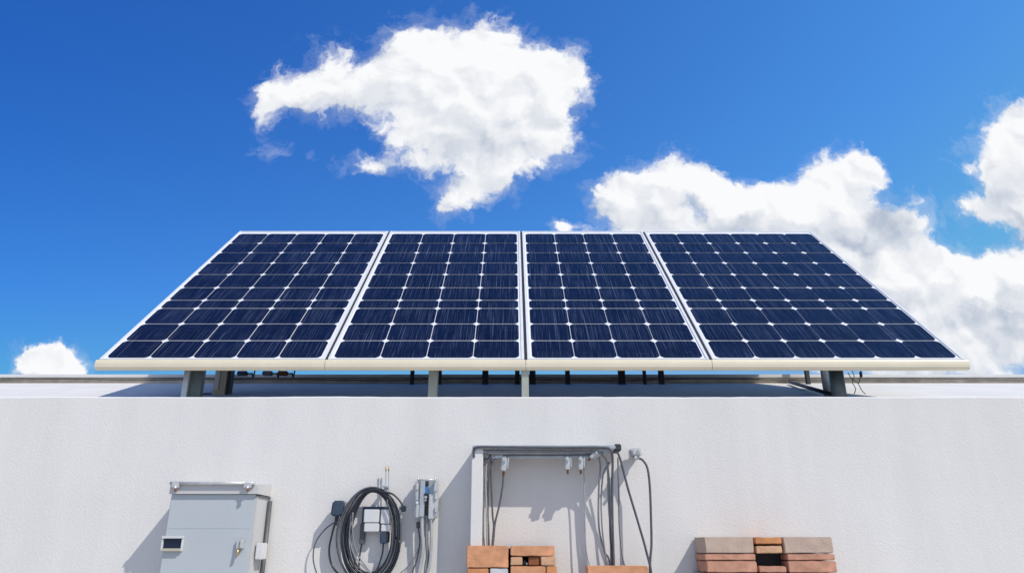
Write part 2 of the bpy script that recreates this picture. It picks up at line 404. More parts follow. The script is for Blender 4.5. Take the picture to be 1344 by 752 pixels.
# roof: from just behind the wall up to the ridge
RY0, RZ0 = .2, WTOP - .012
ridge_z = at(672, 502, 5.32).z
bm = bmesh.new()
sec = [(RY0 + .002, 0), (RY0 + .002, RZ0), (5.32 - D, ridge_z), (8.4 - D, RZ0 - .15), (8.4 - D, 0)]
A = [bm.verts.new((-HALF, y, z)) for y, z in sec]; B = [bm.verts.new((HALF, y, z)) for y, z in sec]
bm.faces.new(A); bm.faces.new(list(reversed(B)))
for i in range(len(sec)):
    j = (i + 1) % len(sec); bm.faces.new((A[i], A[j], B[j], B[i]))
link('roof', bm_mesh('roof', bm), M['roof'], bld)
def ridge_strip(y0, y1, z0, z1, name, m, amp, seed):
    bm = bmesh.new(); n = 360; P = [[], [], [], []]
    for i in range(n + 1):
        x = -HALF + 2 * HALF * i / n
        w = mnoise.noise(Vector((x * 2.1, seed, 0))) * amp + mnoise.noise(Vector((x * 11, seed, 0))) * amp * .5
        for k, (y, z) in enumerate(((y0 - abs(w), z0), (y0 - abs(w), z1 + w), (y1, z1 + w), (y1, z0))): P[k].append(bm.verts.new((x, y, z)))
    for i in range(n):
        for k in range(4):
            j = (k + 1) % 4; bm.faces.new((P[k][i], P[k][i + 1], P[j][i + 1], P[j][i]))
    for i in (0, n): bm.faces.new([P[k][i] for k in range(4)])
    link(name, bm_mesh(name, bm), m, bld)
ridge_strip(5.28 - D, 5.42 - D, ridge_z - .02, ridge_z + .022, 'ridge_tiles', M['tan'], .003, 2.0)
ridge_strip(5.25 - D, 5.45 - D, ridge_z + .026, ridge_z + .047, 'ridge_coping', M['coping'], .0015, 5.0)
# a thin cable lying along the ridge
tube('roof_cable', [(-HALF + .2 + i * .6, 5.235 - D + .012 * math.sin(i * 1.7), ridge_z + .004 + .006 * math.sin(i * 2.3)) for i in range(30)], .004, M['dgrey'], bld, 6, 4)

# ---------------------------------------------------------------- solar panels
TILT = R(42.8); YP = 3.65
ZF = at(672, 471.5, YP).z - CAM_Z
def slope_s(py):
    r = ray(672, py)[1]; t = (r * YP - ZF) / (math.tan(TILT) - r)
    return t / math.cos(TILT)
SLEN = slope_s(303.5)
rows = [slope_s(y) for y in (469.3, 446.6, 424.6, 404.3, 393.6, 377.2, 359.9, 344.8, 331.4, 318.9, 306.6)]
XB = [-2.168, -.972, .072, 1.040, 2.378]
COLS = [5, 4, 4, 6]
PLAB = ['leftmost solar panel, five cells wide, its slanting left edge against open blue sky',
        'narrow solar panel four cells wide, just left of the central post',
        'narrowest solar panel, four cells wide, just right of the central post',
        'rightmost and widest solar panel, six cells wide, its slanting right edge against white clouds']
for k in range(4):
    x0, x1 = XB[k] + .008, XB[k + 1] - .008; W = x1 - x0
    p = thing('solar_panel', PLAB[k], 'solar panel', ((x0 + x1) / 2, YP, CAM_Z + ZF), (TILT, 0, 0), 'solar panels in a row on the roof rack')
    h = W / 2; fw = .016; th = .042
    # backsheet (white laminate that shows between the cells)
    boxes('backsheet', [((-h + fw * .8, .006, -.012), (h - fw * .8, SLEN - .006, -.0035))], M['backsheet'], p, 0)
    boxes('bounce_blocker', [((-h + fw * .8, .006, -.020), (h - fw * .8, SLEN - .006, -.0125))], M['shade_black'], p, 0)  # black sheet added underneath to cut bounce and deepen the roof shadow
    if k < 3: boxes('seam_shade', [((h + .0005, .004, -.038), (h + .0155, SLEN - .004, -.006))], M['shade_black'], p, 0)  # black strip standing in for the shade in the gap between panels
    # frame: four mitred-looking bars, sides slightly proud
    boxes('frame', [((-h, 0, -th), (-h + fw, SLEN, .0015)), ((h - fw, 0, -th), (h, SLEN, .0015)),
                    ((-h + fw, .001, -th + .001), (h - fw, .016, .0008)), ((-h + fw, SLEN - .022, -th + .001), (h - fw, SLEN - .001, .0008))], M['frame'], p, .0015)
    # cells
    bm = bmesh.new(); nc = COLS[k]; a0 = -h + fw + .008; a1 = h - fw - .008; cw = (a1 - a0) / nc; g = .0021
    rnd = random.Random(k)
    for c in range(nc):
        for r in range(10):
            X0, X1 = a0 + c * cw + g, a0 + (c + 1) * cw - g; Y0, Y1 = rows[r] + .0042, rows[r + 1] - .0042
            ch = min(.020, (Y1 - Y0) * .3)
            pts = [(X0 + ch, Y0), (X1 - ch, Y0), (X1 - ch * .4, Y0 + ch * .4), (X1, Y0 + ch), (X1, Y1 - ch), (X1 - ch * .42, Y1 - ch * .42), (X1 - ch, Y1),
                   (X0 + ch, Y1), (X0 + ch * .42, Y1 - ch * .42), (X0, Y1 - ch), (X0, Y0 + ch), (X0 + ch * .42, Y0 + ch * .42)]
            bm.faces.new([bm.verts.new((x, y, -.001)) for x, y in pts])
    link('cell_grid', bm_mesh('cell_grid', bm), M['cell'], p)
    # cream trim along the low edge, vertical, with a softly rounded face
    bm = bmesh.new(); ct, st = math.cos(-TILT), math.sin(-TILT)
    prof = [(.012, -.0035), (-.004, -.0035), (-.011, -.006), (-.015, -.014), (-.0165, -.028), (-.015, -.044), (-.010, -.053), (.0, -.057), (.012, -.057)]
    hh = h + .0068; L0 = []; L1 = []
    for y, z in prof:
        yy, zz = y * ct - z * st, y * st + z * ct
        L0.append(bm.verts.new((-hh, yy, zz))); L1.append(bm.verts.new((hh, yy, zz)))
    bm.faces.new(L0); bm.faces.new(list(reversed(L1)))
    for i in range(len(prof)):
        j = (i + 1) % len(prof); bm.faces.new((L0[i], L0[j], L1[j], L1[i]))
    link('edge_trim', bm_mesh('edge_trim', bm), M['fascia'], p)
    boxes('junction_box', [((-.06, SLEN * .86, -.075), (.06, SLEN * .93, -.014))], M['darksteel'], p, .004)

# ---------------------------------------------------------------- rack that carries them
def roof_z(Y): return RZ0 + (ridge_z - RZ0) * (Y - D - RY0) / (5.32 - D - RY0) if Y < 5.32 else ridge_z
def under_z(Y): return CAM_Z + ZF + math.tan(TILT) * (Y - YP) - .062
rack = thing('mounting_rack', 'steel rack of posts and rails holding the four panels above the roof', 'mounting rack', (0, YP, roof_z(YP)))
def rk(name, lst, m, label=None, bev=.002):
    o = boxes(name, [(Vector(a) - rack.location, Vector(b) - rack.location) for a, b in lst], m, rack, bev, label); return o
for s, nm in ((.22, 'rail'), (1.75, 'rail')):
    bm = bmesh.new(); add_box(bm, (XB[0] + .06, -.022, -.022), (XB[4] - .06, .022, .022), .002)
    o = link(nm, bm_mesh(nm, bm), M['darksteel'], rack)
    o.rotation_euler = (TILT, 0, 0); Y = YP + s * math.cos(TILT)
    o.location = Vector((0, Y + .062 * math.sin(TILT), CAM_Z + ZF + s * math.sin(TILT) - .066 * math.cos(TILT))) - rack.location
YF = 3.78
def xpix(px, Y, py=505): return at(px, py, Y).x
# left channel post: its lit and shaded sides painted in as two colours
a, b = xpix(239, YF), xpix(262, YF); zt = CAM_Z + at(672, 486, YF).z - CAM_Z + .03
rk('front_post', [((a, YF, roof_z(YF) - .03), (a + .030, YF + .06, zt))], M['steel'], 'flange painted pale for the lit side of the broad post near the left end')
rk('front_post', [((a + .0305, YF + .022, roof_z(YF) - .03), (b, YF + .058, zt - .002))], M['darkpost'], 'web painted dark for the shaded side of the broad post near the left end')
rk('front_post', [((xpix(562, YF), YF, roof_z(YF) - .03), (xpix(574, YF), YF + .05, zt))], M['post'], 'slim pale post left of the centre')
rk('front_post', [((xpix(684.5, YP + .02), YP + .012, roof_z(YP) - .03), (xpix(694, YP + .02), YP + .052, at(672, 482, YP).z))], M['post'], 'pale post under the central seam')
bm = bmesh.new(); xc = xpix(1104, YF); add_tube(bm, [(xc, YF + .04, roof_z(YF) - .04), (xc, YF + .04, zt + .01)], .038, 20)
for v in bm.verts: v.co -= rack.location
link('front_post', bm_mesh('front_post', bm), M['darkpost'], rack, label='round dark green post near the right end')
bm = bmesh.new(); xc = xpix(1089, 4.1); add_tube(bm, [(xc, 4.14, roof_z(4.14) - .04), (xc, 4.14, under_z(4.14) + .01)], .024, 16)
for v in bm.verts: v.co -= rack.location
link('rear_post', bm_mesh('rear_post', bm), M['steel'], rack)
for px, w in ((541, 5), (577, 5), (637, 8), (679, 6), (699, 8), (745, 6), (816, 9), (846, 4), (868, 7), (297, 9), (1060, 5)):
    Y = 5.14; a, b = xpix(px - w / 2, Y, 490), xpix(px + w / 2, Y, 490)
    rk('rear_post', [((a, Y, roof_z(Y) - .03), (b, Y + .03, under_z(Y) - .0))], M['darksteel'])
# diagonal brace lying from the ridge to the right post
o = tube('brace', [Vector((xpix(1036, 5.1, 498), 5.1, roof_z(5.1) + .02)) - rack.location, Vector((xpix(1093, 3.95, 515), 3.95, roof_z(3.95) + .03)) - rack.location], .012, M['darksteel'], rack)

# bits under the panels
t = thing('combiner_box', 'beige metal combiner box on the roof behind the left post', 'junction box', (xpix(290, 4.3), 4.3, roof_z(4.3)))
hb = at(290, 486, 4.3).z - roof_z(4.3) + .05
boxes('box_body', [((-.045, 0, -.02), (.030, .07, hb))], M['yellow'], t, .003); boxes('side_plate', [((.031, .005, -.02), (.050, .065, hb - .01))], M['darksteel'], t, .003)
boxes('cover_plate', [((-.040, -.006, .03), (-.012, -.0005, hb - .055))], M['white'], t, .001)
tube('cable', [(-.06, .03, .01), (-.10, .01, .005), (-.16, .0, -.005)], .006, M['black'], t)
for px, mm, lab in ((319, 'slate', 'dark blue cable connector hanging under the left panel'), (352, 'grey', 'grey cable clip hanging under the left panel beside a reddish one'), (372, 'rust', 'rust red cable clip hanging under the left panel')):
    Y = 4.6; p0 = at(px, 490, Y); t = thing('cable_connector', lab, 'connector', p0)
    boxes('connector_body', [((-.035, -.02, -.014), (.03, .02, .014))], M[mm], t, .006)
    tube('lead', [(.03, 0, 0), (.05, .02, .006), (.058, .05, .05), (.06, .1, under_z(Y + .1) - p0.z)], .005, M['black'], t)
# loose thin wires by the right post
t = thing('loose_wire', 'tangle of thin wires hanging beside the round right post', 'wire', at(1125, 490, YF))
o = t.location
for pts in (((1118, 486), (1121, 494), (1119, 502), (1123, 510), (1121, 517)), ((1130, 486), (1129, 496), (1127, 503)), ((1113, 489), (1118, 497), (1126, 503), (1131, 512), (1136, 517))):
    tube('strand', [at(x, y, YF) - o for x, y in pts], .0022, M['darksteel'], t, 6)
boxes('end_cap', [(at(1130, 492, YF) - o - Vector((.006, .006, .012)), at(1130, 492, YF) - o + Vector((.006, .006, .018)))], M['darksteel'], t, .002)

# ---------------------------------------------------------------- electrical cabinet
YC = D - .165
pl = at(225, 640, YC); pr = at(340, 640, YC); zt = pl.z
xl, xr = pl.x, pr.x
cab = thing('electrical_cabinet', 'large blue-grey metal cabinet with a dark display window, standing against the wall at the left', 'cabinet', ((xl + xr) / 2, D, 0))
hw = (xr - xl) / 2; Lc = cab.location
def cb(name, lst, m, bev=.002, parent=cab, label=None): return boxes(name, lst, m, parent, bev, label)
dz = at(225, 648, YC).z
cb('cabinet_body', [((-hw + .006, -.150, .06), (hw - .004, -.001, dz - .004))], M['cabwhite'], .003)
lid_top = at(225, 635, YC).z
# lid: overhanging band, top sloping down to the back
bm = bmesh.new()
prof = [(-.178, dz), (-.178, lid_top - .004), (-.174, lid_top), (-.001, lid_top + .010), (-.001, dz)]
L0 = [bm.verts.new((-hw, y, z)) for y, z in prof]; L1 = [bm.verts.new((hw, y, z)) for y, z in prof]
bm.faces.new(L0); bm.faces.new(list(reversed(L1)))
for i in range(5):
    j = (i + 1) % 5; bm.faces.new((L0[i], L0[j], L1[j], L1[i]))
link('lid', bm_mesh('lid', bm), M['cabwhite'], cab)
seam = at(225, 693, YC).z
door = cb('door', [((-hw + .004, -.164, .07), (hw - .012, -.1505, dz - .001))], M['cabinet'], .0025)
cb('door_crease', [((-hw + .010, -.1644, seam - .0012), (hw - .018, -.1630, seam + .0006))], M['steel'], 0, door)
# hinge rail on the lid
z = at(225, 634.5, YC).z
bm = bmesh.new(); add_tube(bm, [(-hw + .002, -.187, z), (hw - .012, -.187, z)], .0075, 12)
rail = link('hinge_rail', bm_mesh('hinge_rail', bm), M['chrome'], cab)
for sx in (-hw + .03, hw - .04):
    bm = bmesh.new(); add_box(bm, (sx - .018, -.196, z - .020), (sx + .014, -.180, z + .004), .002); add_tube(bm, [(sx, -.196, z - .012), (sx, -.196, z - .030)], .006, 8)
    link('clip', bm_mesh('clip', bm), M['chrome'], rail)
    bm = bmesh.new(); add_tube(bm, [(sx + .004, -.200, z - .022), (sx + .006, -.200, z - .034)], .006, 8)
    link('clip_screw', bm_mesh('clip_screw', bm), M['rust'], rail)
# display window
def cl(px, py, Y=YC - .003):
    v = at(px, py, Y) - Lc; return v
p0, p1 = cl(214, 703), cl(242, 703); zb = cl(228, 723).z
w0, w1 = p0.x - .0, p1.x
win = cb('display_window', [((w0, -.180, p0.z - .010), (w1, -.1645, p0.z)), ((w0, -.176, zb), (w0 + .007, -.1645, p0.z - .0105)), ((w1 - .006, -.176, zb), (w1, -.1645, p0.z - .0105))], M['white'], .001)
cb('screen', [((w0 + .0072, -.1675, zb + .012), (w1 - .0062, -.1645, p0.z - .0107))], M['screen'], 0, win)
cb('sill', [((w0 + .0072, -.181, zb), (w1 - .0062, -.1645, zb + .0115))], M['yellow'], .001, win)
# latch
q = cl(317, 707); ql = cl(317, 722)
lt = cb('latch', [((q.x - .017, -.180, ql.z + .004), (q.x + .001, -.1645, q.z)), ((q.x + .002, -.190, ql.z + .008), (q.x + .015, -.1645, q.z + .001))], M['chrome'], .003)
bm = bmesh.new(); add_tube(bm, [(q.x - .006, -.180, ql.z + .008), (q.x - .005, -.184, ql.z - .022)], .0055, 8); link('key', bm_mesh('key', bm), M['brass'], lt)
# box on the side, dark conduit groove behind
v0, v1 = at(335, 712, D - .09), at(348, 734, D - .09)
cb('side_box', [((hw + .001, -.125, v1.z), (hw + .030, -.055, v0.z))], M['white'], .004)
bm = bmesh.new(); add_tube(bm, [(hw + .008, -.02, .05), (hw + .008, -.02, dz - .02)], .010, 10); link('conduit', bm_mesh('conduit', bm), M['dgrey'], cab)
cb('side_seam', [((hw - .0035, -.150, dz - .010), (hw + .003, -.001, dz - .004))], M['dgrey'], 0)
cb('foot', [((-hw + .02, -.14, 0), (hw - .02, -.01, .0595))], M['darksteel'], .002)

# ---------------------------------------------------------------- cable coil on its hook
YK = D - .05
def pp(pts, Y, o, jig=0.0):
    r = []
    for q in pts:
        y = Y + (q[2] if len(q) > 2 else 0)
        r.append(at(q[0], q[1], y) - o)
    return r
t = thing('wall_hook', 'two-pronged brass-tipped metal hook above the coiled black cable', 'hook', at(508, 640, D)); o = t.location
for dx in (-1.6, 2.2):
    tube('prong', pp([(508 + dx, 614, -.03), (508 + dx, 640, -.03), (508 + dx * .8, 668, -.03)], D, o), .0022, M['steel'], t)
    tube('prong_tip', pp([(508 + dx, 612, -.03), (508 + dx, 618, -.03)], D, o), .0032, M['brass'], t)
boxes('hook_bracket', [((-.009, -.075, -.002), (.009, -.0, .006))], M['steel'], t, .001)

coil = thing('cable_coil', 'thick oval coil of black cable hanging on the wall left of centre', 'cable', at(487, 700, YK)); o = coil.location
def coil_tube(name, nturn, r, m, seed, thick=1.0, phase=0.0):
    rnd = random.Random(seed); pts = []; N = 40
    offs = [rnd.uniform(-1, 1) for _ in range(nturn + 1)]; deps = [rnd.uniform(-1, 1) for _ in range(nturn + 1)]; xo = [rnd.uniform(-1, 1) for _ in range(nturn + 1)]
    for i in range(nturn * N + 1):
        k = i / N; f = k - int(k); a = 2 * math.pi * k + phase; kk = min(int(k), nturn - 1)
        f2 = f * f * (3 - 2 * f)
        of = offs[kk] * (1 - f2) + offs[kk + 1] * f2; dp = deps[kk] * (1 - f2) + deps[kk + 1] * f2; xx = xo[kk] * (1 - f2) + xo[kk + 1] * f2
        c, s = math.cos(a), math.sin(a)                       # s>0 is up
        cx = 484 + (5 * s if s > 0 else 0) + xx * 1.5; cy = 702
        half_w = 7.5 if c < 0 else 5.0
        rx = (36 if c > 0 else 33) + of * half_w * thick + (-s) * (2.5 if c < 0 else 0); ry = (60 if s > 0 else 58) + of * (2.5 if s > 0 else 7) * thick
        pts.append(at(cx + rx * c, cy - ry * s, YK + dp * .016 - .004 * s) - o)
    bm = bmesh.new(); add_tube(bm, pts, r, 7); return link(name, bm_mesh(name, bm), m, coil)
coil_tube('cable', 10, .0044, M['black'], 3, 1.25)
coil_tube('cable', 3, .0044, M['dgrey'], 23, 1.3, 1.0)['label'] = 'dark grey cable wound in with the black coil'
coil_tube('cable', 2, .0036, M['grey'], 11, .8, 2.0)['label'] = 'thin grey cable wound in with the black coil'
for pts in (((461, 676, -.03), (459, 705, -.03), (466, 730, -.035), (486, 752, -.035)), ((463, 672, -.035), (463, 700, -.035), (470, 728, -.035), (489, 754, -.03))):
    tube('cable', pp(pts, YK, o), .0030, M['grey'], coil, label='grey strand crossing the inside of the coil')
tube('cable', pp([(503, 645, -.02), (515, 648, -.02), (524, 656, -.02), (529, 664, -.02)], YK, o), .0042, M['black'], coil)
e = at(530, 667, YK - .02) - o
boxes('end_plug', [(e - Vector((.011, .008, .014)), e + Vector((.010, .008, .011))), (e + Vector((-.018, -.006, -.004)), e + Vector((-.010, .006, .006)))], M['black'], coil, .003)

t = thing('plug', 'dark slate plug held on the wall left of the cable coil, its cord looping down', 'plug', at(444, 668, D - .05)); o = t.location
a, b = at(437.5, 657, D - .05) - o, at(450.5, 677, D - .05) - o
bm = bmesh.new(); add_box(bm, (a.x, -.03, b.z), (b.x, .03, a.z), .007, 3)
for v in bm.verts: v.co.x += v.co.z * .08
link('plug_body', bm_mesh('plug_body', bm), M['slate'], t)
boxes('rear_plate', [((b.x - .004, .010, b.z + .008), (b.x + .006, .049, a.z - .002))], M['lgrey'], t, .003)
tube('strain_relief', pp([(442.5, 676), (441.5, 683), (441, 689)], D - .05, o), [.009] * 9 + [.006] * 8, M['black'], t)
tube('cord', pp([(441, 682), (436, 700, .01), (432, 722, .02), (436, 742, .02), (449, 756, .0), (470, 764, -.01)], D - .05, o), .0045, M['black'], t)
tube('cord', pp([(441, 684), (428, 693, .01), (415, 710, .02), (411, 730, .02), (415, 750, .02), (426, 775, .02)], D - .05, o), .0030, M['dgrey'], t)

YA = D - .045
t = thing('power_adapter', 'white two-block power adapter on a navy plate inside the cable coil', 'adapter', at(494, 682, D)); o = t.location
def fr(px0, py0, px1, py1, d0, d1, bev=.003):
    a, b = at(px0, py0, D - d1) - o, at(px1, py1, D - d1) - o
    return ((a.x, -d1, b.z), (b.x, -d0, a.z))
boxes('back_plate', [fr(476, 664.5, 511.5, 697, .002, .022), fr(505, 697.5, 510.5, 712, .002, .020)], M['navy'], t, .003)
boxes('adapter_block', [fr(478, 668, 497, 685.4, .0225, .050), fr(478, 686.2, 497, 697.5, .0225, .050)], M['white'], t, .003)
boxes('adapter_block', [fr(500, 668, 511, 687, .0225, .046), fr(500, 687.8, 511, 697, .0225, .046)], M['white'], t, .003)
boxes('plug_body', [fr(499, 697.5, 507.5, 713, .018, .048)], M['slate'], t, .004)
boxes('small_connector', [fr(473, 686, 478, 714, .01, .030)], M['dgrey'], t, .003)
tube('cord', pp([(503, 712, -.033), (502, 725, -.03), (497, 742, -.03), (492, 753, -.03), (488, 770, -.02)], D, o), .0035, M['black'], t)
tube('cord', pp([(475, 712, -.02), (472, 730, -.02), (471, 745, -.02), (470, 770, -.02)], D, o), .0035, M['black'], t)

# ---------------------------------------------------------------- cable clamp with conduits
t = thing('cable_clamp', 'tall silver cable clamp with a blue insert, right of the cable coil', 'cable clamp', at(559, 655, D)); o = t.location
boxes('clamp_plate', [fr(548, 628, 571, 681, .001, .020)], M['steel'], t, .002)
boxes('side_flange', [fr(545.5, 630, 549, 676, .020, .050)], M['chrome'], t, .002)
boxes('side_flange', [fr(570, 629, 574, 679, .020, .050)], M['chrome'], t, .002)
boxes('channel', [fr(551.5, 630, 556, 678, .021, .060)], M['steel'], t, .003)
boxes('channel', [fr(563, 648, 569, 681, .021, .054)], M['chrome'], t, .003)
boxes('blue_insert', [fr(557.5, 638, 561.5, 648, .021, .048)], M['blue'], t, .002)
for q in (fr(557, 631, 562, 637, .021, .040), fr(556.8, 649, 562.5, 662, .021, .036), fr(558, 663, 562.5, 676, .021, .034)): boxes('dark_insert', [q], M['darksteel'], t, .002)
rnd = random.Random(4)
for i in range(12):
    px = rnd.choice([547, 547.5, 572, 573, 560, 559, 558.5]); py = 632 + i * 4
    c = at(px, py, D - .052) - o
    bm = bmesh.new(); add_tube(bm, [c, c + Vector((rnd.uniform(-.004, .004), -.012, rnd.uniform(-.003, .003)))], rnd.uniform(.004, .0065), 6)
    link('screw', bm_mesh('screw', bm), M[rnd.choice(['chrome', 'steel', 'darksteel'])], t)
for (q0, q1, q2, q3) in ((546, 633, 549, 643), (570.5, 646, 573.5, 655), (570.5, 664, 573.5, 672), (546, 648, 548.5, 656)):
    boxes('lug', [fr(q0, q1, q2, q3, .050, .062)], M['chrome'], t, .002)
bm = bmesh.new(); add_tube(bm, [at(548, 629.5, D - .055) - o, at(572, 629.5, D - .055) - o], .004, 8); link('top_pin', bm_mesh('top_pin', bm), M['chrome'], t)
for q in ((549, 626), (571, 625)):
    bm = bmesh.new(); add_tube(bm, [at(q[0], q[1], D - .05) - o, at(q[0], q[1] + 7, D - .05) - o], .0035, 8); link('bolt', bm_mesh('bolt', bm), M['chrome'], t)
boxes('lever', [fr(545.8, 661, 549, 679, .050, .066)], M['chrome'], t, .003)
tube('conduit', pp([(553.5, 676, -.045), (554, 700, -.045), (555, 720, -.045), (551, 745, -.045), (545, 775, -.04), (542, 850, -.03)], D, o), .0085, M['lgrey'], t)
tube('conduit', pp([(560, 676, -.035), (560, 710, -.035), (561, 730, -.035), (558, 755, -.035), (553, 850, -.03)], D, o), .0075, M['grey'], t)
tube('conduit', pp([(566, 678, -.045), (566, 710, -.045), (564, 740, -.045), (560, 760, -.04), (556, 850, -.03)], D, o), .0065, M['lgrey'], t)
boxes('cord_end', [fr(546.5, 684, 551, 693, .030, .046)], M['black'], t, .003)
tube('cord', pp([(549, 692, -.038), (551, 712, -.038), (547, 735, -.035), (540, 760, -.03), (535, 850, -.02)], D, o), .0032, M['dgrey'], t)
tube('cord', pp([(551, 716, -.03), (543, 733, -.03), (530, 748, -.03), (512, 760, -.03)], D, o), .0026, M['grey'], t)

# ---------------------------------------------------------------- cable frame: upright, top tray, cable runs
PF = .125
t = thing('wiring_frame', 'projecting white frame with grey cable tray on top, mid wall', 'cable frame', at(717, 590, D)); o = t.location; cf = t
def frp(px0, py0, px1, py1, d0, d1):
    a, b = at(px0, py0, D - d1) - o, at(px1, py1, D - d1) - o
    return Vector((a.x, -d1, b.z)), Vector((b.x, -d0, a.z))
lo, hi = frp(619, 589, 631.5, 790, .0, PF); lo.z = -o.z
boxes('upright', [(lo, hi)], M['stucco'], t, .003)
lo, hi = frp(620, 584, 812, 589, .0, PF + .004); lo.y, hi.y = -(PF + .004), -.001
boxes('tray', [(lo, hi)], M['steel'], t, .003)
for y0, y1, d in ((591.5, 595, .11), (597.5, 601, .10)):
    lo, hi = frp(633 if y0 < 596 else 636, y0, 800 if y0 < 596 else 778, y1, 0, d); lo.y, hi.y = -d, -(d - .014)
    boxes('bar', [(lo, hi)], M['steel'], t, .002)
lo, hi = frp(806, 583, 815, 592, .0, .11); boxes('tray_end', [(Vector((lo.x, -.13, lo.z)), Vector((hi.x, -.02, hi.z)))], M['darksteel'], t, .004)
# rounded cable runs along the tray
def run(pts, r, m, label=None): return tube('cable', pp(pts, D, o), r, M[m], t, label=label)
run([(622, 600, -.125), (622, 591, -.128), (627, 586.5, -.135), (660, 586.5, -.135), (740, 587, -.135), (790, 587, -.135), (801, 590, -.135), (804, 602, -.125), (803.5, 640, -.11), (804, 690, -.10), (806, 752, -.09), (807, 830, -.07), (808, 1000, -.05)], .0056, 'dgrey')
run([(636, 600, -.11), (640, 593, -.118), (660, 592, -.118), (780, 593, -.118), (790, 597, -.115), (797, 610, -.105), (799, 660, -.09), (802, 720, -.08), (802, 850, -.06)], .0048, 'grey')
run([(660, 597, -.115), (720, 597, -.115), (775, 596.5, -.115)], .0034, 'dgrey')
run([(807, 588, -.12), (814, 602, -.12), (824, 640, -.11), (836, 680, -.105), (848, 722, -.10), (856, 760, -.10), (864, 850, -.08)], .0052, 'dgrey')
run([(786, 600, -.10), (788, 612, -.09), (786, 640, -.08), (786, 690, -.07), (793, 722, -.07), (801, 745, -.07), (806, 850, -.05)], .0042, 'grey')
run([(800, 606, -.09), (795, 614, -.09), (791, 626, -.085), (789, 660, -.08), (791, 700, -.08), (797, 752, -.08), (798, 850, -.06)], .0034, 'grey')
run([(766, 598, -.07), (767, 640, -.055), (768, 690, -.05), (770, 725, -.05), (777, 760, -.05), (784, 850, -.04)], .0030, 'lgrey')
run([(811, 600, -.10), (812, 640, -.085), (813, 690, -.075), (817, 730, -.07), (823, 760, -.07), (825, 850, -.05)], .0038, 'grey')
# left group
run([(644, 597, -.10), (637, 606, -.11), (632.5, 615, -.11), (632, 650, -.10), (633, 690, -.10), (632, 740, -.10), (632, 850, -.08)], .0042, 'dgrey')
run([(636, 598, -.10), (635.5, 640, -.09), (634.5, 690, -.085), (636, 740, -.08), (636, 850, -.08)], .0036, 'grey')
run([(644, 598, -.10), (645, 640, -.095), (646.5, 675, -.09), (648, 690, -.09), (646, 715, -.09), (643, 745, -.09), (640, 850, -.08)], .0042, 'dgrey')
run([(661, 612, -.07), (660, 635, -.075), (656, 660, -.08), (650, 685, -.085), (648, 705, -.085), (645, 745, -.085), (643, 850, -.08)], .0042, 'dgrey')

run([(650, 598, -.10), (640, 604, -.10), (637.5, 630, -.095), (638.5, 670, -.09), (639, 720, -.09), (638, 850, -.08)], .0036, 'lgrey')
run([(655, 599, -.09), (648, 604, -.09), (642, 625, -.085), (640.5, 670, -.08), (642, 715, -.08), (641, 850, -.08)], .0034, 'grey')
run([(640, 598, -.07), (639.5, 660, -.06), (641, 715, -.06), (640, 850, -.06)], .0040, 'lgrey')
run([(797, 606, -.095), (800, 640, -.09), (801, 700, -.085), (804, 752, -.08), (804, 850, -.06)], .0046, 'dgrey')
def wall_clamp(px, py, label, s=1.0, rot=0.0, dd=.0):
    c = at(px, py, D - .115); t = thing('cable_clip', label, 'cable clip', (c.x, D - .075, c.z), (0, rot, 0), 'silver clips under the cable frame')
    boxes('clip_body', [((-.014 * s, -.050, -.030 * s), (.010 * s, -.001, .030 * s))], M['chrome'], t, .004)
    boxes('clip_tab', [((.011 * s, -.044, -.020 * s), (.019 * s, -.010, .034 * s)), ((-.010 * s, -.060, .006 * s), (.006 * s, -.0505, .022 * s))], M['steel'], t, .003)
    boxes('hanger', [((-.007, -.036, .0305 * s), (.007, -.020, .050))], M['steel'], t, .001)
    bm = bmesh.new(); add_tube(bm, [(.0, -.030, -.030 * s), (.001, -.032, -.048 * s)], .0055 * s, 8); link('screw', bm_mesh('screw', bm), M['rust'], t)
wall_clamp(662, 609, 'silver clip at the left end of the frame, a dark cable leaving its underside', 1.0, .1)
wall_clamp(745, 608, 'silver clip under the cable tray, left one of the neighbouring pair', .92)
wall_clamp(762.5, 608, 'silver clip under the cable tray, right one of the neighbouring pair', .92, .04)
wall_clamp(780, 597, 'silver clip tucked into the right corner of the cable tray', .75, .9)
# junction on the right
t = thing('junction_fitting', 'silver cable fitting on the wall right of the white frame', 'cable fitting', at(835, 594, D)); o = t.location
boxes('fitting_body', [fr(829, 587.5, 842, 597, .02, .105)], M['chrome'], t, .005)
boxes('fitting_block', [fr(826.5, 589, 830, 598, .04, .085), fr(832, 597.5, 840, 602, .03, .090)], M['steel'], t, .003)
boxes('mount', [((-.012, -.03, -.014), (.012, -.0, .014))], M['steel'], t, .002)
for q in ((829, 590), (838, 591), (841, 596), (834, 600)):
    c = at(q[0], q[1], D - .1) - o; bm = bmesh.new(); add_tube(bm, [c, c + Vector((0, -.012, 0))], .007, 6); link('screw', bm_mesh('screw', bm), M['chrome'], t)
tube('cable', pp([(838, 601, -.08), (844, 604, -.09), (850, 615, -.095), (853, 640, -.10), (854.5, 680, -.10), (855, 715, -.10), (853, 745, -.10), (851, 850, -.08)], D, o), .0052, M['dgrey'], t)

